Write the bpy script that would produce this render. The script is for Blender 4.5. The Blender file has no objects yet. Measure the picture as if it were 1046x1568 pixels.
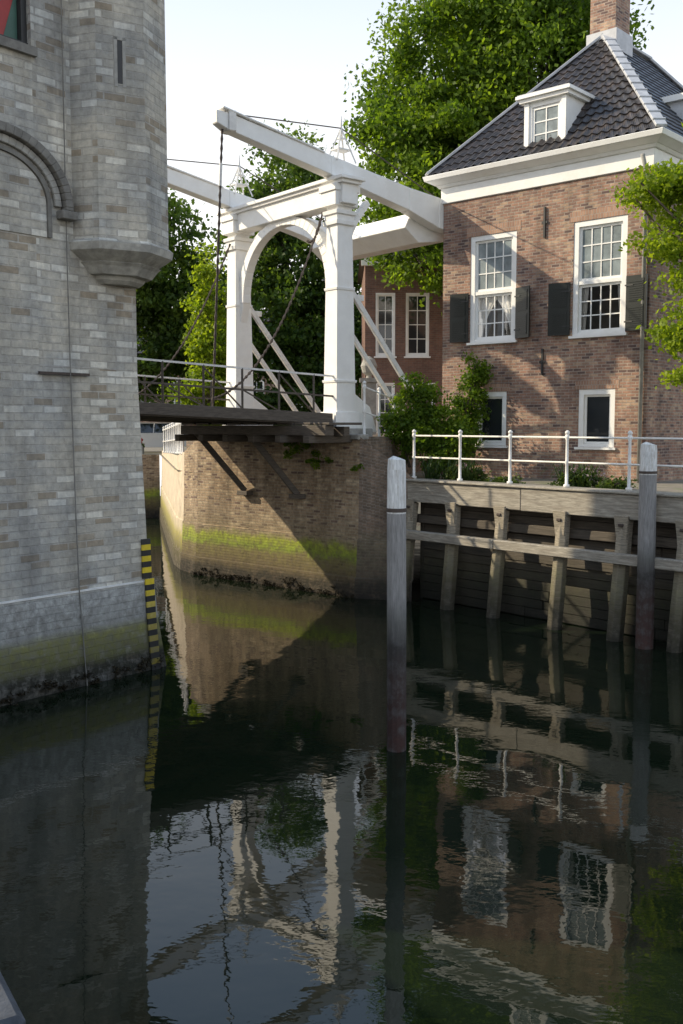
import bpy, bmesh, math, random
import numpy as np
from mathutils import Vector, Matrix
random.seed(7)
S=bpy.context.scene
C=bpy.data.collections.new("Scene_Objects"); S.collection.children.link(C)

# ------------------------------------------------------------------ materials
def newmat(name):
    m=bpy.data.materials.new(name); m.use_nodes=True
    nt=m.node_tree; nt.nodes.clear()
    out=nt.nodes.new('ShaderNodeOutputMaterial')
    b=nt.nodes.new('ShaderNodeBsdfPrincipled')
    nt.links.new(b.outputs[0],out.inputs[0])
    return m,nt,b,out
def N(nt,t,**kw):
    n=nt.nodes.new(t)
    for k,v in kw.items(): setattr(n,k,v)
    return n
def noise(nt,vec,scale,detail=4,rough=.55):
    n=N(nt,'ShaderNodeTexNoise'); n.inputs['Scale'].default_value=scale
    n.inputs['Detail'].default_value=detail; n.inputs['Roughness'].default_value=rough
    if vec is not None: nt.links.new(vec,n.inputs['Vector'])
    return n
def ramp(nt,fac,stops,interp='LINEAR'):
    r=N(nt,'ShaderNodeValToRGB'); cr=r.color_ramp; cr.interpolation=interp
    while len(cr.elements)<len(stops): cr.elements.new(0.5)
    for e,(p,c) in zip(cr.elements,stops):
        e.position=p; e.color=c if len(c)==4 else (*c,1)
    nt.links.new(fac,r.inputs[0]); return r
def mix(nt,fac,a,b,mode='MIX'):
    m=N(nt,'ShaderNodeMix',data_type='RGBA',blend_type=mode)
    for sock,v in ((m.inputs[0],fac),(m.inputs[6],a),(m.inputs[7],b)):
        if isinstance(v,(int,float)): sock.default_value=v
        elif isinstance(v,tuple): sock.default_value=(*v,1) if len(v)==3 else v
        else: nt.links.new(v,sock)
    return m.outputs[2]
def math_(nt,op,a,b=None):
    m=N(nt,'ShaderNodeMath',operation=op)
    for i,v in enumerate((a,b)):
        if v is None: continue
        if isinstance(v,(int,float)): m.inputs[i].default_value=v
        else: nt.links.new(v,m.inputs[i])
    return m.outputs[0]
def zbands(nt,col,bands,zmax=4.0,wob=.35):
    geo=N(nt,'ShaderNodeNewGeometry'); sep=N(nt,'ShaderNodeSeparateXYZ')
    nt.links.new(geo.outputs['Position'],sep.inputs[0])
    n=noise(nt,geo.outputs['Position'],1.6,6,.7)
    z=math_(nt,'ADD',sep.outputs[2],math_(nt,'MULTIPLY',math_(nt,'SUBTRACT',n.outputs[0],.5),wob))
    r=ramp(nt,math_(nt,'DIVIDE',z,zmax),[(p/zmax,c) for p,c in bands])
    n2=noise(nt,geo.outputs['Position'],7,5,.7)
    f=math_(nt,'MULTIPLY',r.outputs[1],math_(nt,'ADD',.35,math_(nt,'MULTIPLY',n2.outputs[0],1.15)))
    cl=N(nt,'ShaderNodeClamp'); nt.links.new(f,cl.inputs[0])
    c2=mix(nt,1.0,r.outputs[0],ramp(nt,n2.outputs[0],[(.3,(.42,.42,.42)),(.7,(1.5,1.5,1.5))]).outputs[0],'MULTIPLY')
    return mix(nt,cl.outputs[0],col,c2)
def mat_brick(name,c1,c2,mortar,bw,bh,ms,c3=None,bands=None,zmax=4.,wob=.35,bump=.5,dirt=.5,bias=0.,warp=.03,pale=None):
    m,nt,b,out=newmat(name)
    uv=N(nt,'ShaderNodeUVMap').outputs[0]
    geo=N(nt,'ShaderNodeNewGeometry')
    nz=noise(nt,geo.outputs['Position'],1.3,3)
    off=N(nt,'ShaderNodeVectorMath',operation='MULTIPLY_ADD')
    nt.links.new(nz.outputs[1],off.inputs[0]); off.inputs[1].default_value=(warp,warp,0); nt.links.new(uv,off.inputs[2])
    br=N(nt,'ShaderNodeTexBrick'); nt.links.new(off.outputs[0],br.inputs['Vector'])
    br.inputs['Scale'].default_value=1; br.inputs['Brick Width'].default_value=bw; br.inputs['Row Height'].default_value=bh
    br.inputs['Mortar Size'].default_value=ms; br.inputs['Mortar Smooth'].default_value=.3; br.inputs['Bias'].default_value=bias
    br.inputs['Color1'].default_value=(*c1,1); br.inputs['Color2'].default_value=(*c2,1); br.inputs['Mortar'].default_value=(*mortar,1)
    col=br.outputs['Color']
    n1=noise(nt,geo.outputs['Position'],.7,6,.65)
    if pale:
        b2=N(nt,'ShaderNodeTexBrick'); nt.links.new(off.outputs[0],b2.inputs['Vector'])
        b2.inputs['Scale'].default_value=1; b2.inputs['Brick Width'].default_value=bw; b2.inputs['Row Height'].default_value=bh
        b2.inputs['Mortar Size'].default_value=ms; b2.inputs['Bias'].default_value=0
        b2.inputs['Color1'].default_value=(0,0,0,1); b2.inputs['Color2'].default_value=(1,1,1,1); b2.inputs['Mortar'].default_value=(0.5,.5,.5,1)
        f=ramp(nt,b2.outputs['Color'],[(.80,(0,0,0)),(.86,(1,1,1))])
        col=mix(nt,f.outputs[0],col,pale[0]); f=ramp(nt,b2.outputs['Color'],[(.10,(1,1,1)),(.16,(0,0,0))]); col=mix(nt,f.outputs[0],col,pale[1])
    if c3:
        f3=ramp(nt,n1.outputs[0],[(.43,(0,0,0)),(.60,(.85,.85,.85))])
        col=mix(nt,f3.outputs[0],col,mix(nt,1.0,col,c3,'MULTIPLY'))
    n2=noise(nt,geo.outputs['Position'],9,6,.7)
    lo=1-dirt*.6; hi=1+dirt*.4
    col=mix(nt,1.0,col,ramp(nt,n2.outputs[0],[(.25,(lo,lo,lo)),(.75,(hi,hi,hi))]).outputs[0],'MULTIPLY')
    mp=N(nt,'ShaderNodeMapping'); nt.links.new(uv,mp.inputs[0]); mp.inputs['Scale'].default_value=(2.2,.25,1)
    n3=noise(nt,mp.outputs[0],1.0,5,.6)
    col=mix(nt,1.0,col,ramp(nt,n3.outputs[0],[(.3,(1-.6*dirt,)*3),(.6,(1.05,)*3)]).outputs[0],'MULTIPLY')
    if bands: col=zbands(nt,col,bands,zmax,wob)
    nt.links.new(col,b.inputs['Base Color']); b.inputs['Roughness'].default_value=.88
    h=math_(nt,'ADD',math_(nt,'MULTIPLY',br.outputs['Fac'],-1.0),math_(nt,'MULTIPLY',n2.outputs[0],.9))
    bp=N(nt,'ShaderNodeBump'); bp.inputs['Strength'].default_value=bump; bp.inputs['Distance'].default_value=.015
    nt.links.new(h,bp.inputs['Height']); nt.links.new(bp.outputs[0],b.inputs['Normal'])
    return m
def mat_plain(name,col,rough=.6,var=.2,scale=5,metal=0,bump=.15,bands=None,zmax=4.,spec=None,streak=False,col2=None,wob=.3):
    m,nt,b,out=newmat(name)
    geo=N(nt,'ShaderNodeNewGeometry')
    vec=geo.outputs['Position']
    if streak:
        mp=N(nt,'ShaderNodeMapping'); nt.links.new(N(nt,'ShaderNodeUVMap').outputs[0],mp.inputs[0]); mp.inputs['Scale'].default_value=streak
        vec=mp.outputs[0]
    n=noise(nt,vec,scale,6,.65)
    c=mix(nt,1.0,col,ramp(nt,n.outputs[0],[(.3,(1-var,)*3),(.7,(1+var*.5,)*3)]).outputs[0],'MULTIPLY')
    if col2:
        n4=noise(nt,vec,scale*.4,6,.7)
        c=mix(nt,ramp(nt,n4.outputs[0],[(.5,(0,0,0)),(.62,(1,1,1))]).outputs[0],c,col2)
    if bands: c=zbands(nt,c,bands,zmax,wob)
    nt.links.new(c,b.inputs['Base Color']); b.inputs['Roughness'].default_value=rough; b.inputs['Metallic'].default_value=metal
    if bump:
        bp=N(nt,'ShaderNodeBump'); bp.inputs['Strength'].default_value=bump; bp.inputs['Distance'].default_value=.02
        nt.links.new(n.outputs[0],bp.inputs['Height']); nt.links.new(bp.outputs[0],b.inputs['Normal'])
    return m
def mat_leaf(name,dark,light,trans=.45):
    m,nt,b,out=newmat(name)
    a=N(nt,'ShaderNodeAttribute',attribute_name='rnd')
    r=ramp(nt,a.outputs['Fac'],[(0,dark),(.6,tuple((x+y)/2 for x,y in zip(dark,light))),(1,light)])
    nt.links.new(r.outputs[0],b.inputs['Base Color']); b.inputs['Roughness'].default_value=.55
    b.inputs['Specular IOR Level'].default_value=.3
    t=N(nt,'ShaderNodeBsdfTranslucent')
    nt.links.new(mix(nt,1.0,r.outputs[0],(1.8,1.75,.7),'MULTIPLY'),t.inputs[0])
    ms=N(nt,'ShaderNodeMixShader'); ms.inputs[0].default_value=trans
    nt.links.new(b.outputs[0],ms.inputs[1]); nt.links.new(t.outputs[0],ms.inputs[2]); nt.links.new(ms.outputs[0],out.inputs[0])
    return m

M={}
M['tower']=mat_brick('tower_stone',(.60,.55,.45),(.42,.395,.34),(.50,.46,.39),.36,.125,.014,c3=(.72,.77,.86),
    bands=[(0,(.012,.012,.008,1)),(.30,(.02,.02,.012,1)),(.42,(.09,.09,.035,1)),(.80,(.17,.165,.06,1)),(.95,(.27,.27,.25,1)),(1.5,(.38,.38,.36,.95)),(1.56,(.4,.4,.36,.0)),(4,(.3,.3,.3,0))],wob=.14,bump=.8,dirt=.5,pale=((.72,.68,.58),(.36,.30,.22)))
M['tower_dark']=mat_plain('tower_moulding_stone',(.20,.19,.17),.9,.35,6,bump=.5)
M['corbel']=mat_plain('corbel_stone',(.42,.40,.35),.9,.4,5,bump=.5,col2=(.30,.29,.26))
M['abut']=mat_brick('abutment_brick',(.50,.365,.23),(.32,.225,.15),(.44,.36,.26),.24,.075,.012,c3=(.72,.68,.64),
    bands=[(0,(.016,.013,.009,1)),(.32,(.03,.026,.016,1)),(.50,(.11,.085,.04,.95)),(.85,(.16,.14,.045,.9)),(1.0,(.20,.25,.03,1)),(1.22,(.27,.31,.035,1)),(1.42,(.24,.20,.11,.45)),(2.2,(.3,.25,.18,0))],wob=.6,bump=1.0,dirt=.85,pale=((.58,.45,.30),(.20,.13,.10)))
M['abut2']=mat_brick('abutment_brick_dark',(.34,.24,.17),(.20,.15,.11),(.30,.25,.20),.24,.075,.012,c3=(.7,.66,.62),
    bands=[(0,(.016,.013,.01,1)),(.35,(.03,.027,.018,1)),(.6,(.09,.075,.05,.8)),(1.3,(.12,.11,.06,.5)),(1.8,(.2,.2,.1,0))],wob=.4,bump=.9,dirt=.8)  # darker brick for the right-hand face and the platform
M['plaster']=mat_plain('rendered_wall',(.62,.52,.39),.9,.3,3,bump=.3,bands=[(0,(.03,.025,.015,1)),(.5,(.07,.06,.02,1)),(1.0,(.3,.27,.05,.9)),(1.3,(.4,.35,.2,.4)),(1.8,(.4,.35,.2,0))])
M['house']=mat_brick('house_brick',(.47,.265,.175),(.26,.165,.13),(.44,.37,.30),.22,.072,.010,c3=(.68,.66,.70),bump=.7,dirt=.6,warp=.02,pale=((.50,.34,.23),(.17,.11,.095)))
M['house_d']=mat_brick('old_house_brick',(.24,.12,.085),(.16,.085,.065),(.2,.16,.13),.22,.072,.009,bump=.4,dirt=.4)
M['soldier']=mat_brick('soldier_course',(.45,.27,.18),(.33,.19,.13),(.38,.32,.27),.072,.24,.008,bump=.5,dirt=.3)
M['white']=mat_plain('white_paint',(.89,.88,.85),.45,.07,2.5,bump=.08,col2=(.83,.81,.77))
M['whited']=mat_plain('weathered_white_paint',(.82,.80,.76),.6,.2,5,bump=.2)
M['green']=mat_plain('black_green_paint',(.012,.016,.014),.35,.2,4,bump=.05)
M['black']=mat_plain('black_iron',(.03,.03,.03),.5,.2,8,bump=.1)
M['lead']=mat_plain('lead_flashing',(.50,.51,.53),.5,.2,4,bump=.1)
M['iron']=mat_plain('rusty_iron',(.075,.055,.045),.7,.4,12,bump=.3)
M['tile']=mat_plain('roof_tiles',(.048,.043,.043),.40,.5,7,bump=.3,col2=(.075,.060,.055))
M['slate']=mat_plain('slate_roof',(.08,.085,.10),.5,.3,6,bump=.3)
M['wood']=mat_plain('grey_oak',(.34,.295,.225),.8,.6,4,bump=.6,streak=(1,9,1),bands=[(0,(.02,.018,.012,1)),(.6,(.06,.053,.028,.95)),(1.2,(.14,.13,.07,.75)),(1.9,(.2,.18,.12,0))],wob=.6)
M['woodtop']=mat_plain('bleached_timber',(.38,.345,.285),.8,.55,3,bump=.5,streak=(1,8,1),col2=(.25,.22,.18))
M['woodd']=mat_plain('dark_planking',(.11,.092,.072),.8,.55,3,bump=.5,streak=(.6,9,1),bands=[(0,(.012,.012,.008,1)),(.6,(.03,.03,.018,1)),(1.0,(.05,.05,.025,.6)),(1.5,(.05,.05,.03,0))],wob=.5)
M['deck']=mat_plain('bridge_timber',(.12,.098,.078),.75,.5,4,bump=.4,streak=(1,8,1))
M['polewhite']=mat_plain('pole_paint',(.74,.74,.72),.7,.35,6,bump=.3,streak=(6,1,1),col2=(.50,.48,.44))
M['pole']=mat_plain('pole_wood',(.29,.28,.27),.75,.45,5,bump=.5,streak=(9,.8,1),bands=[(0,(.05,.022,.018,1)),(.9,(.04,.022,.018,1)),(1.4,(.03,.027,.025,1)),(1.75,(.09,.09,.08,.8)),(2.2,(.2,.2,.2,0))],wob=.25)
M['stone']=mat_plain('grey_stone',(.36,.35,.32),.85,.3,6,bump=.4)
M['bluestone']=mat_plain('bluestone_coping_shaded',(.055,.062,.075),.8,.5,14,bump=.6)  # stone colour darkened to stand for shade on the near edge
m,nt,b,out=newmat('window_glass'); b.inputs['Base Color'].default_value=(.02,.024,.028,1); b.inputs['Roughness'].default_value=.06; b.inputs['Specular IOR Level'].default_value=.8
n=noise(nt,N(nt,'ShaderNodeNewGeometry').outputs['Position'],3,2); bp=N(nt,'ShaderNodeBump'); bp.inputs['Strength'].default_value=.08; nt.links.new(n.outputs[0],bp.inputs['Height']); nt.links.new(bp.outputs[0],b.inputs['Normal'])
M['glass']=m
m,nt,b,out=newmat('clear_glass'); tr=N(nt,'ShaderNodeBsdfTransparent'); gl=N(nt,'ShaderNodeBsdfGlossy'); gl.inputs['Roughness'].default_value=.03
fr_=N(nt,'ShaderNodeFresnel'); fr_.inputs[0].default_value=1.7; ms=N(nt,'ShaderNodeMixShader')
n=noise(nt,N(nt,'ShaderNodeNewGeometry').outputs['Position'],3,2); bp=N(nt,'ShaderNodeBump'); bp.inputs['Strength'].default_value=.1; nt.links.new(n.outputs[0],bp.inputs['Height']); nt.links.new(bp.outputs[0],gl.inputs['Normal'])
nt.links.new(fr_.outputs[0],ms.inputs[0]); nt.links.new(tr.outputs[0],ms.inputs[1]); nt.links.new(gl.outputs[0],ms.inputs[2]); nt.links.new(ms.outputs[0],out.inputs[0])
M['clear']=m
M['curtain']=mat_plain('curtain_cloth',(.80,.79,.75),.8,.15,2,bump=.3,streak=(7,.3,1))
M['interior']=mat_plain('dark_room',(.07,.06,.05),.9,.5,1.5,bump=0)
M['pglass']=mat_plain('pale_glass',(.26,.30,.31),.10,.5,2,bump=.02)
M['red']=mat_plain('red_paint',(.36,.035,.03),.5,.2,4)
M['greens']=mat_plain('shutter_green',(.05,.12,.09),.5,.2,4)
M['yellow']=mat_plain('gauge_yellow',(.72,.54,.03),.55,.2,8,bands=[(0,(.05,.05,.03,1)),(.5,(.17,.15,.07,.9)),(1.1,(.36,.30,.1,.8)),(1.5,(.6,.45,.05,0))],wob=.1)
M['ground']=mat_plain('ground_paving',(.24,.21,.17),.9,.3,3,bump=.3,col2=(.16,.17,.09))
M['car']=mat_plain('car_paint',(.72,.73,.75),.25,.03,2,metal=.1,bump=0)
M['tyre']=mat_plain('tyre',(.02,.02,.02),.8,.1,5)
M['bark']=mat_plain('bark',(.10,.08,.06),.9,.4,8,bump=.6)
M['weed']=mat_leaf('seaweed',(.012,.010,.006),(.045,.035,.016),.05)
M['leafA']=mat_leaf('leaf_lime',(.040,.09,.010),(.19,.28,.03),.55)
M['leafB']=mat_leaf('leaf_dark',(.036,.075,.018),(.12,.185,.032),.5)
M['leafC']=mat_leaf('leaf_bright',(.10,.17,.012),(.29,.36,.03),.55)
M['leafD']=mat_leaf('leaf_shrub',(.03,.06,.015),(.12,.17,.035),.4)
M['flower']=mat_leaf('flower_petals',(.35,.02,.02),(.5,.08,.08),.2)
M['pflower']=mat_leaf('pale_petals',(.4,.25,.35),(.6,.5,.5),.2)

m,nt,b,out=newmat('water'); M['water']=m
b.inputs['Base Color'].default_value=(.007,.012,.006,1); b.inputs['Roughness'].default_value=.015; b.inputs['IOR'].default_value=1.42
geo=N(nt,'ShaderNodeNewGeometry')
mp=N(nt,'ShaderNodeMapping'); nt.links.new(geo.outputs['Position'],mp.inputs[0]); mp.inputs['Rotation'].default_value=(0,0,.5); mp.inputs['Scale'].default_value=(1,1.4,1)
n1=noise(nt,mp.outputs[0],.8,1,.4); n2=noise(nt,mp.outputs[0],4.6,2,.5); n3=noise(nt,mp.outputs[0],13,2,.5)
n0=noise(nt,geo.outputs['Position'],.3,2,.5)
amp=ramp(nt,n0.outputs[0],[(.38,(.25,)*3),(.62,(1.2,)*3)])
hs=math_(nt,'ADD',math_(nt,'MULTIPLY',n2.outputs[0],.19),math_(nt,'MULTIPLY',n3.outputs[0],.028))
h=math_(nt,'ADD',math_(nt,'MULTIPLY',n1.outputs[0],.7),math_(nt,'MULTIPLY',hs,amp.outputs[0]))
bp=N(nt,'ShaderNodeBump'); bp.inputs['Strength'].default_value=.3; bp.inputs['Distance'].default_value=.036
nt.links.new(h,bp.inputs['Height']); nt.links.new(bp.outputs[0],b.inputs['Normal'])

# ------------------------------------------------------------------ mesh builder
def empty(name):
    e=bpy.data.objects.new(name,None); e.empty_display_size=.3; C.objects.link(e); return e
class Fr:
    """local frame: x along ex, y along ey (outward), z up"""
    def __init__(s,o,ex,ey):
        s.o=Vector((o[0],o[1],0)); s.ex=Vector((ex[0],ex[1],0)).normalized(); s.ey=Vector((ey[0],ey[1],0)).normalized()
    def p(s,x,y,z): return s.o+s.ex*x+s.ey*y+Vector((0,0,z))
W0=Fr((0,0),(1,0),(0,1))
class MB:
    def __init__(s): s.v=[];s.f=[];s.m=[];s.mats=[]
    def mi(s,k):
        if k not in s.mats: s.mats.append(k)
        return s.mats.index(k)
    def add(s,vs,fs,k):
        o=len(s.v); s.v+= [tuple(v) for v in vs]; i=s.mi(k)
        for f in fs: s.f.append(tuple(a+o for a in f)); s.m.append(i)
    def hexa(s,a,b,k):
        s.add(list(a)+list(b),[(0,3,2,1),(4,5,6,7),(0,1,5,4),(1,2,6,5),(2,3,7,6),(3,0,4,7)],k)
    def box(s,F,x0,x1,y0,y1,z0,z1,k):
        s.hexa([F.p(x0,y0,z0),F.p(x1,y0,z0),F.p(x1,y1,z0),F.p(x0,y1,z0)],[F.p(x0,y0,z1),F.p(x1,y0,z1),F.p(x1,y1,z1),F.p(x0,y1,z1)],k)
    def beam(s,p1,p2,w,h,k,w2=None,h2=None):
        p1=Vector(p1);p2=Vector(p2);d=(p2-p1).normalized()
        up=Vector((0,0,1)) if abs(d.z)<.95 else Vector((0,1,0))
        a=d.cross(up).normalized(); u=a.cross(d).normalized()
        w2=w if w2 is None else w2; h2=h if h2 is None else h2
        q=lambda p,w,h:[p-a*w/2-u*h/2,p+a*w/2-u*h/2,p+a*w/2+u*h/2,p-a*w/2+u*h/2]
        s.hexa(q(p1,w,h),q(p2,w2,h2),k)
    def tube(s,pts,rad,n,k,cap=True):
        pts=[Vector(p) for p in pts]
        if not hasattr(rad,'__len__'): rad=[rad]*len(pts)
        vs=[];prev=None
        for i,p in enumerate(pts):
            d=(pts[min(i+1,len(pts)-1)]-pts[max(i-1,0)]).normalized()
            if prev is None: a=d.cross(Vector((.13,.21,1)) if abs(d.z)<.9 else Vector((0,1,0))).normalized()
            else: a=(prev-d*prev.dot(d)).normalized()
            prev=a; b=d.cross(a)
            for j in range(n):
                t=2*math.pi*j/n; vs.append(p+(a*math.cos(t)+b*math.sin(t))*rad[i])
        fs=[(i*n+j,i*n+(j+1)%n,(i+1)*n+(j+1)%n,(i+1)*n+j) for i in range(len(pts)-1) for j in range(n)]
        if cap: fs+= [tuple(range(n))[::-1],tuple((len(pts)-1)*n+j for j in range(n))]
        s.add(vs,fs,k)
    def wall(s,F,x0,x1,z0,z1,ops,depth,k,y=0):
        xs=sorted({x0,x1,*[o[0] for o in ops],*[o[1] for o in ops]}); zs=sorted({z0,z1,*[o[2] for o in ops],*[o[3] for o in ops]})
        for i in range(len(xs)-1):
            for j in range(len(zs)-1):
                cx=(xs[i]+xs[i+1])/2; cz=(zs[j]+zs[j+1])/2
                if any(o[0]<cx<o[1] and o[2]<cz<o[3] for o in ops): continue
                s.add([F.p(xs[i],y,zs[j]),F.p(xs[i+1],y,zs[j]),F.p(xs[i+1],y,zs[j+1]),F.p(xs[i],y,zs[j+1])],[(0,1,2,3)],k)
        for a,b_,c,d in [o[:4] for o in ops]:
            for q in ([(a,c),(a,d)],[(a,d),(b_,d)],[(b_,d),(b_,c)],[(b_,c),(a,c)]):
                (xa,za),(xb,zb)=q
                s.add([F.p(xa,y,za),F.p(xb,y,zb),F.p(xb,y-depth,zb),F.p(xa,y-depth,za)],[(0,1,2,3)],k)
    def build(s,name,parent=None,bevel=0,smooth=False,recalc=True):
        me=bpy.data.meshes.new(name); me.from_pydata(s.v,[],s.f)
        for k in s.mats: me.materials.append(M[k])
        me.polygons.foreach_set('material_index',s.m)
        if recalc:
            bm=bmesh.new(); bm.from_mesh(me); bmesh.ops.recalc_face_normals(bm,faces=bm.faces); bm.to_mesh(me); bm.free()
        me.update()
        uv=me.uv_layers.new(name='UVMap'); Z=Vector((0,0,1))
        for p in me.polygons:
            n=p.normal
            t=Vector((1,0,0)) if abs(n.z)>.97 else Z.cross(n).normalized()
            b_=n.cross(t)
            for li in p.loop_indices:
                co=me.vertices[me.loops[li].vertex_index].co
                uv.data[li].uv=(co.dot(t),co.dot(b_))
        if smooth:
            for p in me.polygons: p.use_smooth=True
        o=bpy.data.objects.new(name,me); C.objects.link(o)
        if parent: o.parent=parent
        if bevel:
            bv=o.modifiers.new('bevel','BEVEL'); bv.width=bevel; bv.segments=1; bv.limit_method='ANGLE'; bv.angle_limit=.6
        return o

def leaves(name,blobs,n,size,mat,parent=None,seed=1,clump=.75,shell=.5,nper=160,flat=0.0):
    rg=np.random.default_rng(seed)
    vol=np.array([b[3]*b[4]*b[5] for b in blobs])**.8; vol/=vol.sum()
    P=[];R=[]
    for b,w in zip(blobs,vol):
        nl=int(n*w); nc=max(3,int(nl/nper))
        d=rg.normal(size=(nc,3)); d/=np.linalg.norm(d,axis=1)[:,None]
        r=(shell+(1.06-shell)*rg.random(nc)**.7)[:,None]
        cc=np.array(b[:3])+d*r*np.array(b[3:6])
        cs=clump*(.5+rg.random(nc)*.8); bright=rg.random(nc)
        idx=rg.integers(0,nc,nl)
        off=np.clip(rg.normal(size=(nl,3)),-2.1,2.1)*np.array([1,1,.6])
        off*= (cs[idx]*.55)[:,None]
        P.append(cc[idx]+off); R.append(np.clip(bright[idx]*.55+rg.random(nl)*.45,0,1))
    P=np.concatenate(P); R=np.concatenate(R); n=len(P)
    a=rg.normal(size=(n,3)); a/=np.linalg.norm(a,axis=1)[:,None]
    t=rg.normal(size=(n,3)); t[:,2]+=flat*2; bb=np.cross(a,t); bb/=np.linalg.norm(bb,axis=1)[:,None]
    sz=(size*(.6+.8*rg.random(n)))[:,None]
    V=np.stack([P-a*sz*.5,P+bb*sz*.3,P+a*sz*.5,P-bb*sz*.3],1).reshape(-1,3).astype(np.float32)
    me=bpy.data.meshes.new(name); me.vertices.add(4*n); me.vertices.foreach_set('co',V.ravel())
    me.loops.add(4*n); me.loops.foreach_set('vertex_index',np.arange(4*n,dtype=np.int32))
    me.polygons.add(n); me.polygons.foreach_set('loop_start',np.arange(0,4*n,4,dtype=np.int32))
    me.update(calc_edges=True)
    at=me.attributes.new('rnd','FLOAT','FACE'); at.data.foreach_set('value',R.astype(np.float32))
    me.materials.append(M[mat]); o=bpy.data.objects.new(name,me); C.objects.link(o)
    if parent: o.parent=parent
    return o
def tree(name,base,blobs,n,size,mat,r0=.3,seed=1,**kw):
    e=empty(name); rd=random.Random(seed); mb=MB()
    b=Vector(base); top=Vector(max(blobs,key=lambda q:q[2])[:3])
    pts=[];rad=[]
    for i in range(9):
        t=i/8; p=b.lerp(top,t)+Vector((math.sin(t*5+seed)*.15,math.cos(t*4)*.15-.15,0)); pts.append(p); rad.append(r0*(1-t)**.8*1.0+.03)
    rad[0]*=1.35
    mb.tube(pts,rad,9,'bark')
    for q in blobs:
        for k in range(4):
            c=Vector(q[:3])+Vector((rd.uniform(-.7,.7)*q[3],rd.uniform(-.7,.7)*q[4],rd.uniform(-.4,.6)*q[5]))
            t=rd.uniform(.25,.8); s=pts[int(t*8)]
            m_=s.lerp(c,.5)+Vector((rd.uniform(-.3,.3),rd.uniform(-.3,.3),rd.uniform(-.2,.5)))
            mb.tube([s,m_,c],[r0*.35*(1-t*.6),r0*.2*(1-t*.5),.02],5,'bark')
    mb.build('trunk_and_limbs',e,smooth=True)
    leaves('foliage',blobs,n,size,mat,e,seed,**kw)
    return e

# ------------------------------------------------------------------ world / light / camera
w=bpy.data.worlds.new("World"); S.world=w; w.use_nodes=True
nt=w.node_tree; nt.nodes.clear()
sky=nt.nodes.new('ShaderNodeTexSky'); sky.sky_type='NISHITA'; sky.sun_disc=False
el=math.radians(31); sx,sy=-.985,.15
sky.sun_elevation=el; sky.sun_rotation=math.atan2(sx,sy); sky.air_density=1.2; sky.dust_density=2.5; sky.ozone_density=1.0
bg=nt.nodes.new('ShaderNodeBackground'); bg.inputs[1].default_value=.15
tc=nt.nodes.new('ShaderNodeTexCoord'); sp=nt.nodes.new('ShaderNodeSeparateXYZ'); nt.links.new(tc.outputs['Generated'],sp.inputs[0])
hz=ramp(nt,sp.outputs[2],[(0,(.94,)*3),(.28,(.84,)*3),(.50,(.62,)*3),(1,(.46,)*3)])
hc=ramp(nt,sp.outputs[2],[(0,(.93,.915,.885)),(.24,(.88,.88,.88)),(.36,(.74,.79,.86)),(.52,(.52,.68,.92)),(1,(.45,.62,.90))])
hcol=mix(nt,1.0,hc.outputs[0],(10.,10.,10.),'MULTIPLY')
skyc=mix(nt,hz.outputs[0],sky.outputs[0],hcol)  # pale haze colour mixed over the sky, brightened to lift the ambient light
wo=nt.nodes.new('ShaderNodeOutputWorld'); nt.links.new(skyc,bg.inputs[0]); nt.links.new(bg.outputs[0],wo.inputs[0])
L=bpy.data.lights.new('sun','SUN'); L.energy=5.0; L.angle=math.radians(.6); L.color=(1,.86,.63)
lo=bpy.data.objects.new('sun',L); C.objects.link(lo)
hn=math.hypot(sx,sy); d=Vector((-sx/hn*math.cos(el),-sy/hn*math.cos(el),-math.sin(el)))
lo.rotation_euler=d.to_track_quat('-Z','Y').to_euler(); lo.location=(-20,5,30)
cam=bpy.data.cameras.new('camera'); co=bpy.data.objects.new('camera',cam); C.objects.link(co); S.camera=co
co.location=(0,0,4.3); co.rotation_euler=(math.radians(90-5.02),0,0)
cam.sensor_fit='VERTICAL'; cam.sensor_height=36; cam.lens=35; cam.clip_end=2000; cam.clip_start=.05
S.view_settings.view_transform='Standard'; S.view_settings.look='None'; S.view_settings.exposure=0

# ------------------------------------------------------------------ ground with harbour basin cut out, water
GZ=2.92
basin=[(1.9,24.5),(30,-7.5),(45,-45),(20,-50),(-.92,2.06),(-7.75,12.75),(-3.7,17.6),(-10.0,22.6),(-17,46),(-8.4,46),(-5.1,30.5),(-4.4,29.0),(.5,24.8)]
bm=bmesh.new()
def loop(pts,z):
    vs=[bm.verts.new((x,y,z)) for x,y in pts]
    for i in range(len(vs)): bm.edges.new((vs[i],vs[(i+1)%len(vs)]))
loop([(-600,-300),(600,-300),(600,900),(-600,900)],GZ); loop(basin,GZ)
bmesh.ops.triangle_fill(bm,edges=bm.edges[:],use_beauty=True)
me=bpy.data.meshes.new('ground')
for f in bm.faces:
    if f.normal.z<0: f.normal_flip()
bm.to_mesh(me); bm.free(); me.materials.append(M['ground'])
C.objects.link(bpy.data.objects.new('ground',me))
mb=MB(); mb.add([(-60,-70,0),(80,-70,0),(80,60,0),(-60,60,0)],[(0,1,2,3)],'water'); mb.build('water')
mb=MB()
for i,j in ((1,2),(2,3),(3,4),(4,5),(7,8),(8,9)):
    a,b_=basin[i],basin[j]; mb.add([(*a,-1),(*b_,-1),(*b_,GZ),(*a,GZ)],[(0,1,2,3)],'abut')
mb.build('quay_wall')
mb=MB(); F=Fr((-.727,2.202),(-.53,.85),(.85,.53))
for i in range(-1,9):
    mb.box(F,i*1.2+.01,i*1.2+1.19,-.5,0,2.66,GZ+.004+.002*(i%2),'bluestone')
mb.build('quay_coping',bevel=.02)

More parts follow.
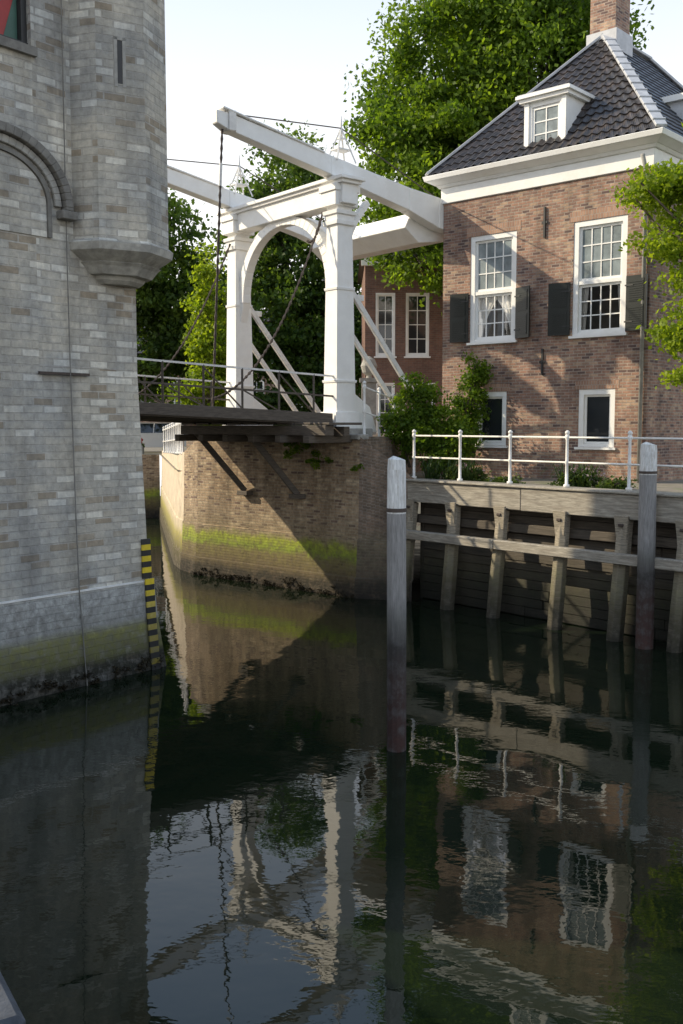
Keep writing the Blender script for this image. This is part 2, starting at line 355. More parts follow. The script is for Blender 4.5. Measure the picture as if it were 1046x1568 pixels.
# ------------------------------------------------------------------ gate tower
T=empty('gate_tower')
F=Fr((-3.55,17.45),(-.633,-.774),(.774,-.633))
mb=MB()
prof=[(-1.2,.42),(0,.30),(.9,.2),(1.54,.165),(1.56,.10),(2.7,.07),(5.2,0.0)]
def ring(off,z): return [F.p(-off,off,z),F.p(10,off,z),F.p(10,-8-off,z),F.p(-off,-8-off,z)]
for (z0,o0),(z1,o1) in zip(prof[:-1],prof[1:]):
    a=ring(o0,z0);b_=ring(o1,z1)
    for i in range(4):
        j=(i+1)%4; mb.add([a[i],a[j],b_[j],b_[i]],[(0,1,2,3)],'tower')
ZT=13.2
mb.wall(F,0,10,5.2,ZT,[(1.96,3.3,10.1,12.0)],.4,'tower')
for pa,pb in (((10,0),(10,-8)),((10,-8),(0,-8)),((0,-8),(0,0))):
    mb.add([F.p(*pa,5.2),F.p(*pb,5.2),F.p(*pb,ZT),F.p(*pa,ZT)],[(0,1,2,3)],'tower')
mb.build('walls',T)
mb=MB()
a=[F.p(-.2,.2,ZT),F.p(10.2,.2,ZT),F.p(10.2,-8.2,ZT),F.p(-.2,-8.2,ZT)]
r1,r2=F.p(3.5,-4,ZT+3.2),F.p(6.5,-4,ZT+3.2)
mb.add(a+[r1,r2],[(0,1,5,4),(1,2,5),(2,3,4,5),(3,0,4),(0,1,2,3)],'slate'); mb.build('roof',T)
mb=MB()
mb.box(F,1.96,2.06,-.3,-.1,10.1,12,'black'); mb.box(F,1.96,3.3,-.3,-.08,10.1,10.18,'black'); mb.box(F,2.58,2.66,-.3,-.1,10.18,12,'black')
for x0 in (2.07,2.67):
    mb.box(F,x0,x0+.5,-.25,-.2,10.2,11.95,'red')
    mb.add([F.p(x0,-.195,10.2),F.p(x0+.25,-.195,10.2),F.p(x0,-.195,11.0)],[(0,1,2)],'greens')
    mb.add([F.p(x0+.5,-.195,11.9),F.p(x0+.25,-.195,11.9),F.p(x0+.5,-.195,11.0)],[(0,1,2)],'greens')
mb.box(F,1.9,3.4,0,.08,9.96,10.095,'tower_dark')
mb.build('shuttered_window',T)
mb=MB()
def archring(cx,cz,ax,bz,th,y0,y1,k,legs=0,n=28):
    pts_o=[];pts_i=[]
    if legs: pts_o.append((cx-ax,cz-legs)); pts_i.append((cx-ax+th,cz-legs))
    for i in range(n+1):
        t=math.pi*i/n; pts_o.append((cx-ax*math.cos(t),cz+bz*math.sin(t))); pts_i.append((cx-(ax-th)*math.cos(t),cz+(bz-th)*math.sin(t)))
    if legs: pts_o.append((cx+ax,cz-legs)); pts_i.append((cx+ax-th,cz-legs))
    for i in range(len(pts_o)-1):
        q=[pts_o[i],pts_o[i+1],pts_i[i+1],pts_i[i]]
        mb.hexa([F.p(x,y0,z) for x,z in q],[F.p(x,y1,z) for x,z in q],k)
archring(2.68,7.75,1.33,1.08,.14,.0,.16,'tower_dark',legs=.05)
archring(2.68,7.75,1.17,.93,.12,.0,.07,'stone',legs=.0)
mb.box(F,1.30,1.58,0,.19,7.56,7.69,'tower_dark')
mb.build('hood_mould',T,bevel=.01)
mb=MB()
archring(2.68,7.75,.99,.77,.07,.0,.05,'tower_dark',legs=.5)  # dark ring puts in the shade of a reveal; no recess is cut
pts=[F.p(1.77,.02,7.25)]+[F.p(2.68-.91*math.cos(math.pi*i/20),.02,7.75+.68*math.sin(math.pi*i/20)) for i in range(21)]+[F.p(3.59,.02,7.25)]
mb.add(pts,[tuple(range(len(pts)))],'tower'); mb.build('niche_panel',T)
mb=MB(); cx,cy=-4.0,17.36
def octo(r,z): return [(cx+r*math.cos(math.radians(-84+45*k)),cy+r*math.sin(math.radians(-84+45*k)),z) for k in range(8)]
levels=[(6.64,.52),(6.70,.60),(6.76,.62),(6.775,.74),(6.90,.84),(6.95,.90),(6.965,.86),(7.04,.98),(7.12,1.09),(7.24,1.11),(7.30,1.03),(14.0,1.02)]
for (z0,r0),(z1,r1) in zip(levels[:-1],levels[1:]):
    a=octo(r0,z0);b_=octo(r1,z1)
    for i in range(8):
        j=(i+1)%8; mb.add([a[i],a[j],b_[j],b_[i]],[(0,1,2,3)],'tower' if z0>7.2 else 'corbel')
mb.add(octo(.52,6.64),[tuple(range(8))],'corbel')
a=octo(1.2,14.0)
for i in range(8): mb.add([a[i],a[(i+1)%8],(cx,cy,17.5)],[(0,1,2)],'slate')
mb.add(a,[tuple(range(8))],'slate')
mb.build('corner_turret',T,recalc=False)
mb=MB(); mid=math.radians(-84+22.5); fx=Fr((cx+math.cos(mid)*.945,cy+math.sin(mid)*.945),(-math.sin(mid),math.cos(mid)),(math.cos(mid),math.sin(mid)))
mb.box(fx,-.045,.035,-.05,.004,9.75,10.42,'black')
for x0,x1,z0,z1 in ((-.10,-.048,9.7,10.47),(.038,.09,9.7,10.47),(-.1,.09,10.425,10.48)): mb.box(fx,x0,x1,-.05,.012,z0,z1,'stone')
mb.build('arrow_slit',T)
mb=MB(); mb.tube([F.p(1.43,.06,12.5),F.p(1.43,.05,7.0),F.p(1.43,.07,5.2),F.p(1.43,.13,2.7),F.p(1.43,.17,1.6),F.p(1.43,.24,.9),F.p(1.43,.34,-.1)],.010,6,'tower_dark')
mb.box(F,1.05,2.0,.02,.07,5.10,5.14,'iron'); mb.build('cable_and_wall_anchor',T)
mb=MB(); mb.box(F,-.16,10,.1,.170,1.545,1.568,'whited'); mb.build('plinth_string_course',T)
G=empty('depth_gauge'); mb=MB()
def offz(z):
    for (z0,o0),(z1,o1) in zip(prof[:-1],prof[1:]):
        if z0<=z<=z1: return o0+(o1-o0)*(z-z0)/(z1-z0)
    return 0
z=0.0;i=0
while z<2.3:
    o=max(offz(z),offz(z+.11))+.02
    mb.box(F,-.12,.07,o,o+.03,z,z+.098,'yellow' if i%2 else 'black'); z+=.10;i+=1
mb.build('gauge_board',G)

# ------------------------------------------------------------------ abutment
A_=empty('bridge_abutment'); mb=MB()
line=[(-8.4,46.0),(-5.15,30.6),(-4.75,29.4),(-4.2,28.5),(.36,24.5),(1.75,24.05)]
tops=[3.1,3.35,3.5,3.95,4.0,2.93]
def inset(p,d): return (p[0]+d*.6,p[1]+d*.75)
zl=[-1.0,.5,.52,1.45,1.47,9]
offs=[-.12,-.05,-.0,.05,.09,.16]
for i in range(len(line)-1):
    nseg=14 if i>=3 else (4 if i<3 else 1)
    k='plaster' if i<2 else ('abut' if i<4 else 'abut2')
    for s_ in range(nseg):
        t0,t1=s_/nseg,(s_+1)/nseg
        P0=[line[i][c]*(1-t0)+line[i+1][c]*t0 for c in (0,1)];P1=[line[i][c]*(1-t1)+line[i+1][c]*t1 for c in (0,1)]
        T0=tops[i]*(1-t0)+tops[i+1]*t0;T1=tops[i]*(1-t1)+tops[i+1]*t1
        for (za,oa),(zb,ob) in zip(list(zip(zl,offs))[:-1],list(zip(zl,offs))[1:]):
            a=inset(P0,oa);b_=inset(P1,oa);c=inset(P1,ob);d_=inset(P0,ob)
            mb.add([(*a,min(za,T0)),(*b_,min(za,T1)),(*c,min(zb,T1)),(*d_,min(zb,T0))],[(0,1,2,3)],k)
mb.build('face_walls',A_,recalc=False)
plat=[(.55,24.75),(-4.05,28.75),(-4.6,29.6),(-3.2,36),(3.5,35),(2.0,28.3),(1.3,25.6)]
mb=MB(); n=len(plat)
mb.add([(*p,3.99) for p in plat]+[(*p,2.5) for p in plat],[tuple(range(n))]+[(i,(i+1)%n,n+(i+1)%n,n+i) for i in range(n)],'abut2')
mb.build('approach_platform',A_)
mb=MB()
Fa=Fr((.36,24.5),(-.751,.66),(-.66,-.751))
for i in range(8): mb.box(Fa,.0+i*.78,.76+i*.78,-.5,-.08,3.93,4.06,'stone')
mb.build('coping_stones',A_,bevel=.02)

# ------------------------------------------------------------------ drawbridge
B=empty('wooden_drawbridge')
PF=Fr((-.05,25.5),(-.625,.781),(-.781,-.625))
XW=4.65
mb=MB()
for cxx in (0,XW):
    def sq(z,w,d): return [PF.p(cxx-w/2,-d/2,z),PF.p(cxx+w/2,-d/2,z),PF.p(cxx+w/2,d/2,z),PF.p(cxx-w/2,d/2,z)]
    mb.hexa(sq(4.6,.56,.62),sq(9.75,.44,.46),'white')
    mb.hexa(sq(4.2,.74,.80),sq(4.62,.66,.74),'white')
    for z0,z1,w_ in ((5.35,5.42,.60),(9.25,9.36,.56),(9.36,9.50,.50),(9.5,9.6,.60),(7.65,7.72,.53)):
        mb.hexa(sq(z0,w_,w_+.04),sq(z1,w_+.02,w_+.06),'white')
    mb.hexa([PF.p(cxx-.2,-1.1,4.1),PF.p(cxx+.2,-1.1,4.1),PF.p(cxx+.2,-.38,4.1),PF.p(cxx-.2,-.38,4.1)],[PF.p(cxx-.2,-.85,4.75),PF.p(cxx+.2,-.85,4.75),PF.p(cxx+.2,-.32,5.1),PF.p(cxx-.2,-.32,5.1)],'white')
    mb.box(PF,cxx-.07,cxx+.07,-.75,-.2,7.45,7.6,'whited')
    mb.beam(PF.p(cxx-.12,-.25,7.7),PF.p(cxx-.12,-3.1,4.3),.10,.14,'whited')
    mb.beam(PF.p(cxx+.14,-.25,6.9),PF.p(cxx+.14,-2.7,4.0),.10,.12,'whited')
    prevp=None
    for i in range(7):
        t=i/6; yy=-.2-.7*t**1.6; zz=8.75+1.2*t; p_=PF.p(cxx,yy,zz)
        if prevp is not None: mb.beam(prevp,p_,.16,.15,'white')
        prevp=p_
mb.box(PF,-.42,XW+.42,-.24,.24,9.75,10.22,'white'); mb.box(PF,-.5,XW+.5,-.31,.31,10.22,10.30,'white'); mb.box(PF,-.58,XW+.58,-.38,.38,10.30,10.39,'white')
for cxx in (0,XW): mb.box(PF,cxx-.3,cxx+.3,-.36,.36,9.70,10.05,'white'); mb.box(PF,cxx-.34,cxx+.34,-.40,.40,10.05,10.215,'white')
n=30; ac=XW/2; aa=XW/2-.16; zc=7.75; bz=2.08; th=.26
def apt(t,r): return (ac-(aa-r)*math.cos(t),zc+(bz-r*.85)*math.sin(t)**.9 if math.sin(t)>0 else zc)
prev=None
for i in range(n+1):
    t=math.pi*i/n; o=apt(t,0);q=apt(t,th)
    if prev:
        a=[prev[0],o,q,prev[1]]; mb.hexa([PF.p(x,-.13,z) for x,z in a],[PF.p(x,.13,z) for x,z in a],'white')
    prev=(o,q)
for xx,sg in ((.0,1),(XW,-1)): mb.hexa([PF.p(xx+sg*.16,-.12,7.75),PF.p(xx+sg*.40,-.12,7.75),PF.p(xx+sg*.22,-.12,7.1),PF.p(xx+sg*.2,-.12,7.1)],[PF.p(xx+sg*.16,.12,7.75),PF.p(xx+sg*.40,.12,7.75),PF.p(xx+sg*.22,.12,7.1),PF.p(xx+sg*.2,.12,7.1)],'white')
mb.build('portal',B,bevel=.015)
mb=MB()
for cxx in (0,XW):
    secs=[(3.62,11.24,.28,.22),(3.34,11.17,.38,.30),(0.4,10.66,.46,.36),(-2.2,10.20,.58,.36),(-3.3,9.98,.80,.36),(-3.9,9.88,.74,.36)]
    for (y0,z0,h0,w0),(y1,z1,h1,w1) in zip(secs[:-1],secs[1:]):
        q=lambda y,z,h,w_:[PF.p(cxx-w_/2,y,z-h/2),PF.p(cxx+w_/2,y,z-h/2),PF.p(cxx+w_/2,y,z+h/2),PF.p(cxx-w_/2,y,z+h/2)]
        mb.hexa(q(y0,z0,h0,w0),q(y1,z1,h1,w1),'white')
    mb.beam(PF.p(cxx,3.5,11.44),PF.p(cxx,.6,10.92),.42,.05,'whited')
    mb.box(PF,cxx-.2,cxx+.2,3.15,3.35,10.96,11.42,'whited')
q=[(-3.95,9.35),(-3.95,9.62),(-2.6,9.95),(-2.4,9.55),(-2.9,9.2)]
vs=[PF.p(.2,y,z) for y,z in q]+[PF.p(XW-.2,y,z) for y,z in q]; k=len(q)
mb.add(vs,[tuple(range(k)),tuple(range(k,2*k))]+[(i,(i+1)%k,k+(i+1)%k,k+i) for i in range(k)],'white')
mb.build('balance_beams_and_counterweight',B,bevel=.015)
mb=MB()
for cxx in (0,XW):
    ap=PF.p(cxx,-.05,11.65)
    for dx in (-.22,.22):
        for dy in (-.3,.3): mb.beam(PF.p(cxx+dx,dy-.05,10.8),ap,.035,.035,'whited')
    mb.box(PF,cxx-.16,cxx+.16,-.26,.16,11.1,11.13,'whited'); mb.box(PF,cxx-.08,cxx+.08,-.13,.04,11.38,11.41,'whited')
    mb.tube([ap,ap+Vector((0,0,.3))],[.03,.01],6,'whited')
    mb.tube([ap,PF.p(cxx,3.3,11.38)],.016,5,'iron'); mb.tube([ap,PF.p(cxx,-3.5,10.35)],.016,5,'iron')
mb.build('stay_frames',B)
mb=MB()
for cxx in (0,XW):
    tip=PF.p(cxx,3.42,11.0); ft=PF.p(cxx,3.75,4.66)
    pts=[tip.lerp(ft,i/60) for i in range(61)]
    mb.tube(pts,[.02 if i%2 else .035 for i in range(61)],6,'iron')
    mb.tube([tip.lerp(ft,.12),tip.lerp(ft,.2)],.035,6,'whited')
def chain(a,b_,sag,n=70):
    a=Vector(a);b_=Vector(b_); pts=[a.lerp(b_,i/n)-Vector((0,0,sag*4*(i/n)*(1-i/n))) for i in range(n+1)]
    mb.tube(pts,[.016 if i%2 else .04 for i in range(n+1)],5,'iron')
chain(PF.p(.3,.3,9.6),PF.p(.1,3.7,4.9),1.0); chain(PF.p(XW-.1,.35,9.4),PF.p(XW,3.7,4.9),.8); chain(PF.p(.3,.3,9.6),PF.p(1.0,.25,9.0),.25,20)
mb.build('chains',B)
def slope(mb):
    mb.v=[(v[0],v[1],v[2]+.04*max(0,(Vector(v)-PF.o).dot(PF.ey))) for v in mb.v]
mb=MB()
for i in range(42):
    y=.45+i*.2; mb.box(PF,-.12,XW+.12,y+.004,y+.195,4.44,4.505+.004*(i%3),'deck')
for xx in (-.2,1.2,2.4,3.6,XW+.02): mb.box(PF,xx,xx+.18,.42,8.85,4.27,4.436,'deck')
mb.box(PF,-.26,-.205,.42,8.85,4.30,4.56,'deck')
slope(mb); mb.build('bridge_leaf',B,bevel=.008)
mb=MB()
for xx in (-.1,XW+.1):
    for i in range(8):
        y=.9+i*1.05; mb.beam(PF.p(xx,y,4.5),PF.p(xx,y,5.5),.05,.05,'deck')
        if i<7: mb.beam(PF.p(xx,y,4.55),PF.p(xx,y+1.05,5.0 if i%2 else 5.45),.03,.03,'deck')
    for z in (5.0,5.5): mb.beam(PF.p(xx,.3,z),PF.p(xx,8.4,z),.045,.045,'deck' if z<5.2 else 'whited')
slope(mb); mb.build('leaf_railing',B)
mb=MB(); Fo=Fr((-.37,23.67),(-.751,.66),(-.66,-.751))
mb.box(Fo,-.1,5.2,-.18,.12,4.04,4.28,'deck')
mb.box(Fo,-.1,5.4,-.75,-.55,4.02,4.25,'deck')
for i in range(6): mb.box(Fo,.25+i*.95,.45+i*.95,-1.4,.32,3.86,4.035,'deck')
for i in range(9): mb.box(Fo,-.2+i*.61,-.2+i*.61+.52,-1.1,.1,4.29,4.35,'deck')
for a,b_ in (((-2.64,27.14,2.50),(-3.9,26.75,4.1)),((-1.155,25.83,2.5),(-2.38,25.40,4.1))):
    mb.beam(a,b_,.13,.15,'deck'); mb.box(Fr(a[:2],(.751,-.66),(-.66,-.751)),-.2,.2,-.15,.12,2.38,2.5,'deck')
mb.build('supporting_frame_and_struts',B,bevel=.01)
mb=MB()
mb.box(PF,-.5,.5,-.7,.55,3.95,4.2,'stone'); mb.box(PF,XW-.5,XW+.5,-.7,.55,3.95,4.2,'stone'); mb.build('column_plinths',B,bevel=.02)

def railing(name,pts,zs,h,k,posts,r=.035,mid=(.5,),ball=True):
    e=empty(name); mb=MB(); a=Vector((*pts[0],zs[0]));b_=Vector((*pts[1],zs[1])); Ld=(b_-a).length
    for t in posts:
        p=a.lerp(b_,t/Ld)
        mb.tube([p,p+Vector((0,0,.06)),p+Vector((0,0,.07)),p+Vector((0,0,h*mid[0]-.04)),p+Vector((0,0,h*mid[0])),p+Vector((0,0,h*mid[0]+.04)),p+Vector((0,0,h-.06)),p+Vector((0,0,h)),p+Vector((0,0,h+.06))],[r*1.9,r*1.9,r,r*.95,r*1.5,r*.95,r*.9,r*1.5,r*1.2],8,k)
        if ball: mb.tube([p+Vector((0,0,h+.05)),p+Vector((0,0,h+.08)),p+Vector((0,0,h+.12)),p+Vector((0,0,h+.15))],[.02,.05,.05,.015],8,k)
    for f in (*mid,1.0):
        mb.tube([a+Vector((0,0,h*f)),b_+Vector((0,0,h*f))],.021,6,k)
    mb.build('posts_and_rails',e,smooth=True); return e
Q=Fr((1.65,24.3),(.66,-.751),(-.751,-.66))
qa=Q.p(.05,-.12,0); qb=Q.p(13,-.12,0)
railing('quay_railing',[(qa.x,qa.y),(qb.x,qb.y)],[GZ+.06,GZ+.06],1.05,'whited',[.0,1.5,2.98,4.5,6.0,7.45,8.9,10.4,11.9])
railing('approach_railing',[(.55,25.1),(1.75,27.3)],[4.0,3.6],1.25,'whited',[.05,.9,1.8,2.4])
railing('canal_fence',[(-4.75,29.9),(-7.6,42.5)],[3.4,3.1],.95,'whited',[.05,.8,1.6,2.4,3.2,4.4,5.6,7,8.5,10,12])

# ------------------------------------------------------------------ timber quay
K=empty('timber_quay'); mb=MB(); rd=random.Random(11)
z=-.6
while z<2.38:
    x=0.0
    while x<13.5:
        l=rd.uniform(2.5,4.0); o=rd.uniform(-.03,.03); mb.box(Q,x+.006,min(x+l,13.6)-.006,-.5+o,-.42+o,z+.008,z+.2,'woodd'); x+=l
    z+=.205
mb.box(Q,0,.1,-1.5,-.41,-1,2.4,'woodd')
mb.add([Q.p(0,-.54,-1),Q.p(13.6,-.54,-1),Q.p(13.6,-.54,2.5),Q.p(0,-.54,2.5)],[(0,1,2,3)],'black')
mb.build('plank_wall',K)
mb=MB()
x=-.1
for l in (3.6,4.1,3.3,3.4):
    mb.box(Q,x+.008,x+l-.008,-.3,.08+rd.uniform(-.01,.01),2.42+rd.uniform(-.015,.015),GZ+.0,'woodtop'); x+=l
mb.box(Q,-.15,14,-.42,.14,GZ+.005,GZ+.06,'woodtop')
mb.build('fascia_beam',K,bevel=.015)
mb=MB()
for t in (.12,1.48,2.95,4.57,6.06,7.4,8.9,10.4,12):
    j=rd.uniform(-.06,.06); w_=.12+rd.uniform(-.015,.018)
    mb.tube([Q.p(t+j-.03,.30,-1.0),Q.p(t+j,.14,.8),Q.p(t+j*.5,.0,2.1),Q.p(t,-.03,2.415)],[w_*1.25,w_*1.25,w_*1.15,w_*1.1],7,'wood')
    mb.hexa([Q.p(t-.12,.095,1.98),Q.p(t+.12,.095,1.98),Q.p(t+.12,.12,1.98),Q.p(t-.12,.12,1.98)],[Q.p(t-.17,.095,2.5),Q.p(t+.17,.095,2.5),Q.p(t+.17,.15,2.5),Q.p(t-.17,.15,2.5)],'wood')
    mb.box(Q,t-.06,t+.06,.13,.17,2.28,2.34,'iron')
mb.build('piles',K,smooth=False,bevel=.012)
mb=MB(); x=-.25
for l in (3.2,4.6,3.4,3.4):
    mb.box(Q,x+.01,x+l-.01,.16,.34,1.55,1.76,'woodtop'); x+=l
mb.box(Q,-.2,13.4,-.4,-.2,1.9,2.1,'woodd')
mb.build('waling',K,bevel=.015)
def pole(name,x,y,top,r,zw):
    e=empty(name); mb=MB(); n=12
    mb.tube([(x+.02,y,-1.5),(x+.01,y,zw*.5),(x,y,zw)],[r*1.05,r*1.02,r],n,'pole')
    mb.tube([(x,y,zw),(x,y,top-.16),(x,y,top-.03),(x+.01,y,top)],[r*1.002,r*.97,r*.9,r*.45],n,'polewhite')
    mb.tube([(x,y,zw+.02),(x,y,zw+.07)],r*1.05,n,'iron',cap=True)
    mb.build('shaft',e); return e
pole('mooring_pole',.715,12.9,3.88,.125,3.15)
pp=Q.p(6.78,.38,0); pole('mooring_pole',pp.x,pp.y,3.95,.165,3.35)

# ------------------------------------------------------------------ house
H=empty('brick_house')
HF=Fr((2.76,27.5),(.740,-.672),(-.672,-.740))
WL=5.95; DP=9.0; ZC=10.3
wins=[(.90,2.32,6.47,9.24),(3.95,5.36,6.47,9.22)]
low=[(1.08,2.08,3.75,5.16),(4.17,5.14,3.75,5.16)]
mb=MB(); mb.wall(HF,0,WL,2.7,ZC,wins+low,.14,'house')
HR=Fr(HF.p(WL,0,0)[:2],(.672,.740),(.740,-.672))
mb.wall(HR,0,DP,2.7,ZC,[(3.0,4.3,6.47,9.2)],.14,'house')
HL=Fr(HF.p(0,0,0)[:2],(.672,.740),(-.740,.672))
mb.wall(HL,0,DP,2.7,ZC,[],.1,'house')
mb.add([HF.p(0,-DP,2.7),HF.p(WL,-DP,2.7),HF.p(WL,-DP,ZC),HF.p(0,-DP,ZC)],[(0,1,2,3)],'house')
mb.build('walls',H,recalc=False)
mb=MB()
for (x0,x1,z0,z1) in wins: mb.box(HF,x0-.12,x1+.12,-.05,.008,z1+.003,z1+.24,'soldier')
for (x0,x1,z0,z1) in low: mb.box(HF,x0-.1,x1+.1,-.05,.006,z1+.003,z1+.2,'soldier')
mb.build('lintel_courses',H)
def sash(mb,F,x0,x1,z0,z1,y,cols,rows,glass,bar=.028,fr=.06,ty=.04):
    mb.box(F,x0,x0+fr,y,y+ty,z0,z1,'white');mb.box(F,x1-fr,x1,y,y+ty,z0,z1,'white')
    mb.box(F,x0+fr,x1-fr,y,y+ty,z0,z0+fr,'white');mb.box(F,x0+fr,x1-fr,y,y+ty,z1-fr,z1,'white')
    ax,bx,az,bz_=x0+fr,x1-fr,z0+fr,z1-fr
    for i in range(1,cols):
        c=ax+(bx-ax)*i/cols; mb.box(F,c-bar/2,c+bar/2,y+.008,y+ty-.006,az,bz_,'white')
    for i in range(1,rows):
        c=az+(bz_-az)*i/rows; mb.box(F,ax,bx,y+.010,y+ty-.009,c-bar/2,c+bar/2,'white')
    mb.add([F.p(ax,y+.015,az),F.p(bx,y+.015,az),F.p(bx,y+.015,bz_),F.p(ax,y+.015,bz_)],[(0,1,2,3)],glass)
def window(F,x0,x1,z0,z1,par,name,kind,cur=0):
    mb=MB(); f=.13 if kind!='multi' else .07
    y0,y1=-.13,-.015
    mb.box(F,x0+.002,x0+f,y0,y1,z0+.002,z1-.002,'white');mb.box(F,x1-f,x1-.002,y0,y1,z0+.002,z1-.002,'white')
    mb.box(F,x0+f,x1-f,y0,y1,z1-f,z1-.002,'white')
    mb.box(F,x0-.06,x1+.06,y0+.01,.07,z0-.06,z0-.002,'white'); mb.box(F,x0+f,x1-f,y0,y1-.01,z0+.002,z0+.08,'white')
    a,b_,c,d_=x0+f+.003,x1-f-.003,z0+.083,z1-f-.003
    if kind=='main':
        zm=c+(d_-c)*.47
        sash(mb,F,a,b_,zm+.045,d_,-.11,4,3,'pglass'); sash(mb,F,a,b_,c,zm-.045,-.125,4,3,'clear')
        mb.box(F,a,b_,-.12,-.03,zm-.043,zm+.043,'white')
        A=x0-.3;Bx=x1+.3;Z0=z0-.3;Z1=z1
        mb.add([F.p(A,-.9,Z0),F.p(Bx,-.9,Z0),F.p(Bx,-.9,Z1),F.p(A,-.9,Z1)],[(0,1,2,3)],'interior')
        for q in ([(A,Z0),(A,Z1)],[(A,Z1),(Bx,Z1)],[(Bx,Z1),(Bx,Z0)],[(Bx,Z0),(A,Z0)]):
            (xa,za),(xb,zb)=q; mb.add([F.p(xa,-.15,za),F.p(xb,-.15,zb),F.p(xb,-.9,zb),F.p(xa,-.9,za)],[(0,1,2,3)],'interior')
        W_=b_-a
        for sgn,xe in ((1,a-.05),(-1,b_+.05)):
            nr=14; vs=[]
            for r in range(nr+1):
                t=r/nr; wd=W_*(.50*(t**1.8)+.16) if cur else W_*(.14+.08*t)
                for s_ in range(13):
                    u=s_/12; vs.append(F.p(xe+sgn*wd*u,-.22+.018*math.sin(u*26),c+t*(zm-c)))
            fs=[(r*13+s_,r*13+s_+1,(r+1)*13+s_+1,(r+1)*13+s_) for r in range(nr) for s_ in range(12)]
            mb.add(vs,fs,'curtain')
    else:
        sash(mb,F,a,b_,c,d_,-.12,1 if kind=='low' else 2,1 if kind=='low' else 4,'glass',fr=.05)
    mb.build(name,par)
for i,w_ in enumerate(wins): window(HF,*w_,H,'sash_window_%d'%i,'main',cur=(i==0))
for i,w_ in enumerate(low): window(HF,*w_,H,'basement_window_%d'%i,'low')
window(HR,3.0,4.3,6.47,9.2,H,'side_window','main')
def shutter(F,x0,z0,z1,ang,name,hinge=1):
    o=F.p(x0,.03,0); ex=(F.ex*math.cos(ang)*hinge+F.ey*math.sin(ang)); ey=F.ey*math.cos(ang)-F.ex*math.sin(ang)*hinge
    G=Fr((o.x,o.y),ex,ey); mb=MB(); wd=.55
    mb.box(G,0,wd,0,.035,z0,z1,'green')
    for a,b_ in ((z0+.08,(z0+z1)/2-.04),((z0+z1)/2+.04,z1-.08)):
        mb.box(G,.07,wd-.07,.036,.046,a,b_,'green')
        for k in range(9):
            zz=a+.03+(b_-a-.06)*k/9; mb.box(G,.09,wd-.09,.046,.056,zz,zz+.02,'green')
    mb.box(G,-.02,.2,.036,.06,z0+.2,z0+.235,'black');mb.box(G,-.02,.2,.036,.06,z1-.235,z1-.2,'black')
    mb.build(name,H)
shutter(HF,.87,6.5,7.78,.10,'shutter_1',-1);shutter(HF,2.36,6.5,7.78,.35,'shutter_2',1)
shutter(HF,3.9,6.5,7.78,.20,'shutter_3',-1);shutter(HF,5.39,6.5,7.78,.12,'shutter_4',1)
mb=MB()
for x,z0,z1 in ((3.14,8.95,9.7),(3.14,5.55,6.2)):
    mb.box(HF,x-.025,x+.025,.004,.05,z0,z1,'black'); mb.box(HF,x-.08,x+.08,.004,.04,(z0+z1)/2-.03,(z0+z1)/2+.03,'black')
mb.build('wall_anchors',H)
mb=MB(); mb.tube([HF.p(WL-.12,.08,2.9),HF.p(WL-.12,.08,10.1),HF.p(WL-.12,.3,10.45)],.05,8,'stone'); mb.build('downpipe',H,smooth=True)
mb=MB()
def corn(o0,o1,z0,z1):
    a=[HF.p(-o0,o0,z0),HF.p(WL+o0,o0,z0),HF.p(WL+o0,-DP-o0,z0),HF.p(-o0,-DP-o0,z0)];b_=[HF.p(-o1,o1,z1),HF.p(WL+o1,o1,z1),HF.p(WL+o1,-DP-o1,z1),HF.p(-o1,-DP-o1,z1)]
    mb.hexa(a,b_,'white')
corn(.05,.06,10.22,10.62); corn(.10,.16,10.62,10.70); corn(.18,.36,10.70,10.80); corn(.38,.42,10.802,10.93)
mb.build('cornice',H,bevel=.012)
ov=.34; ZE=10.94; ZR=14.75
e1,e2,e3,e4=HF.p(-ov,ov,ZE),HF.p(WL+ov,ov,ZE),HF.p(WL+ov,-DP-ov,ZE),HF.p(-ov,-DP-ov,ZE)
r1=HF.p(WL/2,-3.2,ZR); r2=HF.p(WL/2,-DP+3.2,ZR)
def roof_face(mb,a,b_,c,d_,k,per=.25,row=.30,hh=.035,step=.035):
    L=(b_-a).length; ex=(b_-a).normalized(); nrm=(b_-a).cross(d_-a).normalized()
    if nrm.z<0: nrm=-nrm
    nx=int(L/per*6); H_=((d_+c)/2-(a+b_)/2).length; ny=int(H_/row); vs=[];fs=[]
    for j in range(ny):
        for q in (0,1):
            t=(j+q)/ny; pl=a.lerp(d_,t);pr=b_.lerp(c,t)
            for i in range(nx+1):
                p=pl.lerp(pr,i/nx); u=(p-a).dot(ex)/per; s=math.sin(2*math.pi*u)
                vs.append(p+nrm*(hh*(s if s>0 else s*.5)+ (step if q==0 else 0)))
    for r in range(2*ny-1):
        for i in range(nx): o=r*(nx+1)+i; fs.append((o,o+1,o+nx+2,o+nx+1))
    mb.add(vs,fs,k)
mb=MB(); roof_face(mb,e1,e2,r1,r1,'tile'); mb.build('front_roof',H,smooth=False,recalc=False)
mb=MB(); roof_face(mb,e2,e3,r2,r1,'slate',per=.5,row=.25,hh=.006,step=.03); roof_face(mb,e4,e1,r1,r2,'tile'); roof_face(mb,e3,e4,r2,r2,'tile'); mb.build('side_roofs',H,recalc=False)
mb=MB()
for a,b_ in ((e1,r1),(e2,r1),(e3,r2),(e4,r2),(r1,r2)): mb.beam(a+Vector((0,0,.05)),b_+Vector((0,0,.06)),.26,.07,'lead')
for i in range(14):
    p=e2.lerp(r1,(i+.5)/14)+Vector((0,0,.1)); q_=e2.lerp(r1,(i+.62)/14)+Vector((0,0,.1)); mb.beam(p,q_,.30,.06,'lead')
mb.build('hip_flashings',H,bevel=.01)
mb=MB(); CF=Fr(HF.p(WL/2,-3.45,0)[:2],HF.ex,HF.ey)
